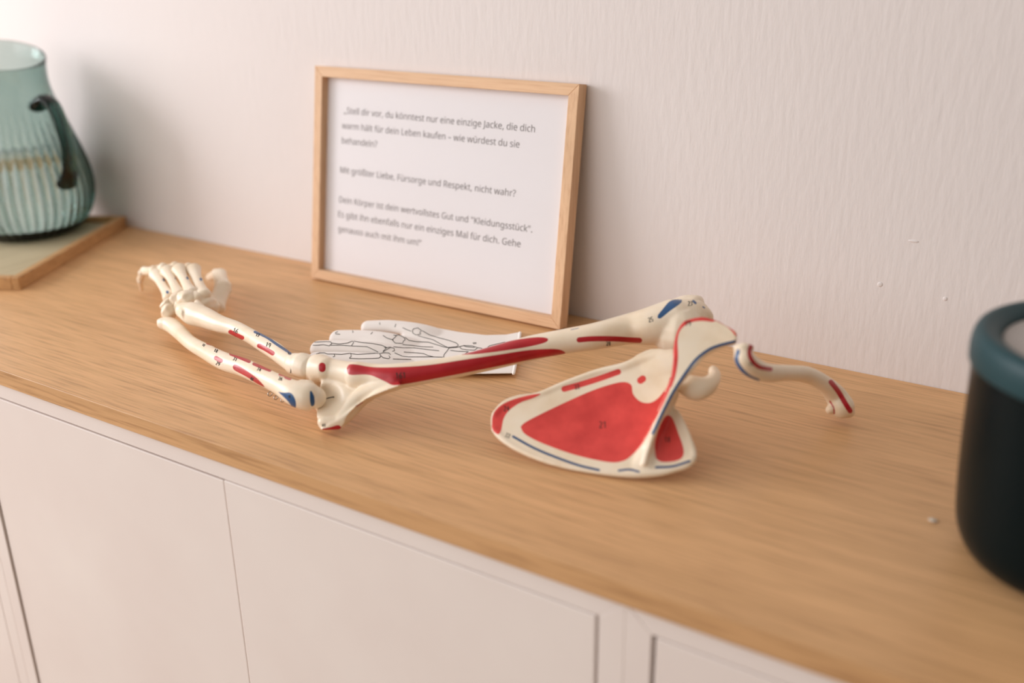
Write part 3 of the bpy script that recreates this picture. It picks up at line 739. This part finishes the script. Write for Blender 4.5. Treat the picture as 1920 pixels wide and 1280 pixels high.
for (x, y, z, rx, ry, rz, an) in ((324, 571, .028, .010, .0065, .007, .7), (317, 584, .024, .006, .006, .0075, .3), (336, 563, .033, .008, .007, .007, .3), (352, 562, .035, .0085, .008, .0075, .1), (368, 562, .034, .007, .0075, .007, 0),
                                  (384, 568, .030, .008, .008, .0075, .4), (344, 573, .029, .0075, .007, .007, .5), (392, 577, .021, .008, .0085, .008, 0)):
    V, F = ball(at(x, y, z), (rx * 1.3, ry * 1.25, rz * 1.25), Matrix.Rotation(an, 3, 'Y') @ Matrix.Rotation(an * 2, 3, 'Z'), 20)
    c = at(x, y, z)
    V = [v + (v - c) * .16 * math.sin((v.x - c.x) * 700 + x) * math.cos((v.z - c.z) * 600 + y) for v in V]
    me = to_mesh('carpal_bone', [(V, F)]); blank(me); o = link('carpal_bone', me, M_bone, hand)
    o.modifiers.new('s', 'SUBSURF').levels = 1; o.modifiers['s'].render_levels = 1

# ------------------------------------------------------------------ printed cotton glove
gv = empty('printed_glove', tuple(at(800, 665, 0)), 'white cotton glove printed with hand bones lying under the upper arm bone', 'glove')
G = []
pal = [(760, 622), (790, 610), (812, 613), (860, 622), (910, 628), (950, 627), (976, 622), (973, 655), (964, 700), (900, 701), (850, 700), (780, 698), (740, 692), (735, 670), (742, 645)]
def lift(x, y): return .0062 if x > 960 and y < 640 else .0052
G.append(plate([at(x, y, lift(x, y)) for x, y in pal], [at(x, y, .0006) for x, y in pal]))
G.append(loft([(688, 613, .0062, 13, .0115), (735, 613, .007, 15, .012), (790, 620, .006, 20, .010), (840, 632, .0015, 22, .004)], flat=True))
G.append(loft([(630, 632, .0062, 17, .0115), (680, 633, .007, 19, .012), (735, 639, .0065, 21, .011), (800, 652, .0015, 22, .004)], flat=True))
G.append(loft([(594, 652, .0062, 18, .0115), (650, 652, .007, 19, .012), (705, 655, .0065, 20, .011), (790, 669, .0015, 22, .004)], flat=True))
G.append(loft([(588, 674, .0062, 20, .0115), (650, 675, .007, 22, .012), (720, 679, .0065, 23, .011), (790, 687, .0015, 22, .004)], flat=True))
me = organic_mesh('glove_body', G, .0011, 7)
bm = bmesh.new(); bm.from_mesh(me); bv = BVHTree.FromBMesh(bm); bm.free()
def Zg(pts, sx=1920 / 440 , ox=560, oy=590): return [(ox + x / 4.3636, oy + y / 4.3636) for x, y in pts]
GS = [Zg(p) for p in (
    [(130, 225), (108, 238), (115, 250), (160, 250), (200, 245), (250, 255)], [(130, 225), (180, 222), (230, 220), (262, 222), (270, 238), (250, 255)],
    [(270, 232), (330, 240), (400, 232), (440, 215), (450, 228), (430, 255), (350, 250), (262, 250)],
    [(450, 216), (520, 228), (600, 235), (680, 250), (718, 268)], [(430, 256), (500, 258), (560, 262), (600, 280), (650, 305)],
    [(700, 268), (720, 270), (690, 300), (694, 305)], [(712, 272), (745, 265), (780, 275), (785, 295), (765, 300)], [(694, 302), (720, 285), (750, 270)],
    [(170, 315), (145, 320), (150, 332), (165, 330)], [(165, 312), (210, 312), (235, 322), (290, 322), (296, 340), (280, 345)], [(290, 322), (350, 325), (425, 315), (430, 340), (415, 355)],
    [(425, 318), (480, 325), (560, 320), (640, 315), (670, 322)], [(415, 357), (500, 360), (600, 358), (655, 355), (670, 345), (665, 322), (690, 310), (735, 312), (752, 325), (738, 335), (748, 350), (735, 360), (690, 352), (672, 335)],
    [(785, 312), (850, 340), (900, 345), (980, 345), (1100, 345), (1180, 348)], [(770, 362), (850, 365), (920, 366)], [(860, 305), (960, 312), (1020, 318), (1060, 335), (1100, 343)],
    [(775, 262), (850, 270), (950, 272), (1080, 288), (1150, 295)],
    [(320, 138), (300, 148), (305, 158), (340, 160)], [(440, 130), (446, 140), (440, 148)], [(600, 130), (606, 142), (590, 160)], [(665, 62), (662, 75), (668, 82)], [(795, 75), (792, 88), (786, 102)],
    [(690, 170), (720, 190), (750, 200), (775, 205)], [(775, 165), (800, 175), (765, 205), (790, 232), (850, 235), (858, 215), (872, 205), (860, 185), (820, 165), (785, 170)],
    [(870, 185), (900, 210), (960, 220), (1060, 225), (1110, 240), (1180, 262), (1230, 272)], [(850, 245), (920, 250), (1010, 262), (1100, 265)],
    [(930, 130), (940, 115), (975, 108), (1005, 130), (990, 145), (1000, 158), (960, 165), (935, 150), (930, 130)], [(850, 105), (880, 120), (920, 135)],
    [(1010, 130), (1070, 165), (1150, 190), (1230, 210), (1290, 232), (1308, 250), (1290, 262)], [(975, 170), (1020, 185), (1100, 205), (1160, 240), (1220, 268), (1290, 262)],
    [(1230, 272), (1215, 295), (1190, 325), (1185, 345), (1190, 352)], [(1230, 272), (1290, 268), (1315, 262), (1350, 252), (1420, 255), (1465, 270), (1440, 290), (1380, 288), (1330, 280), (1318, 265)],
    [(1240, 292), (1310, 300), (1390, 302), (1365, 318)], [(1465, 270), (1500, 275), (1495, 285)], [(1545, 270), (1560, 255), (1620, 240), (1690, 225)], [(1345, 252), (1370, 262), (1440, 268)])]
st = [(p, 1.0) for p in GS] + [(q_[0], .7) for q_ in digits('5297', 887, 643.5, 2.6, 0)]
add_ink(me, bv, st, .00022)
gb = link('glove_body', me, [M_fabric, M_ink], gv)
# hem at the open cuff
hm = [(975, 624, .0055), (973, 640, .0055), (971, 662, .0055), (966, 685, .005), (963, 700, .0045)]
link('cuff_hem', to_mesh('cuff_hem', [loft([(x, y, z, 6, .0026) for x, y, z in hm], flat=True)]), M_fabric, gv)
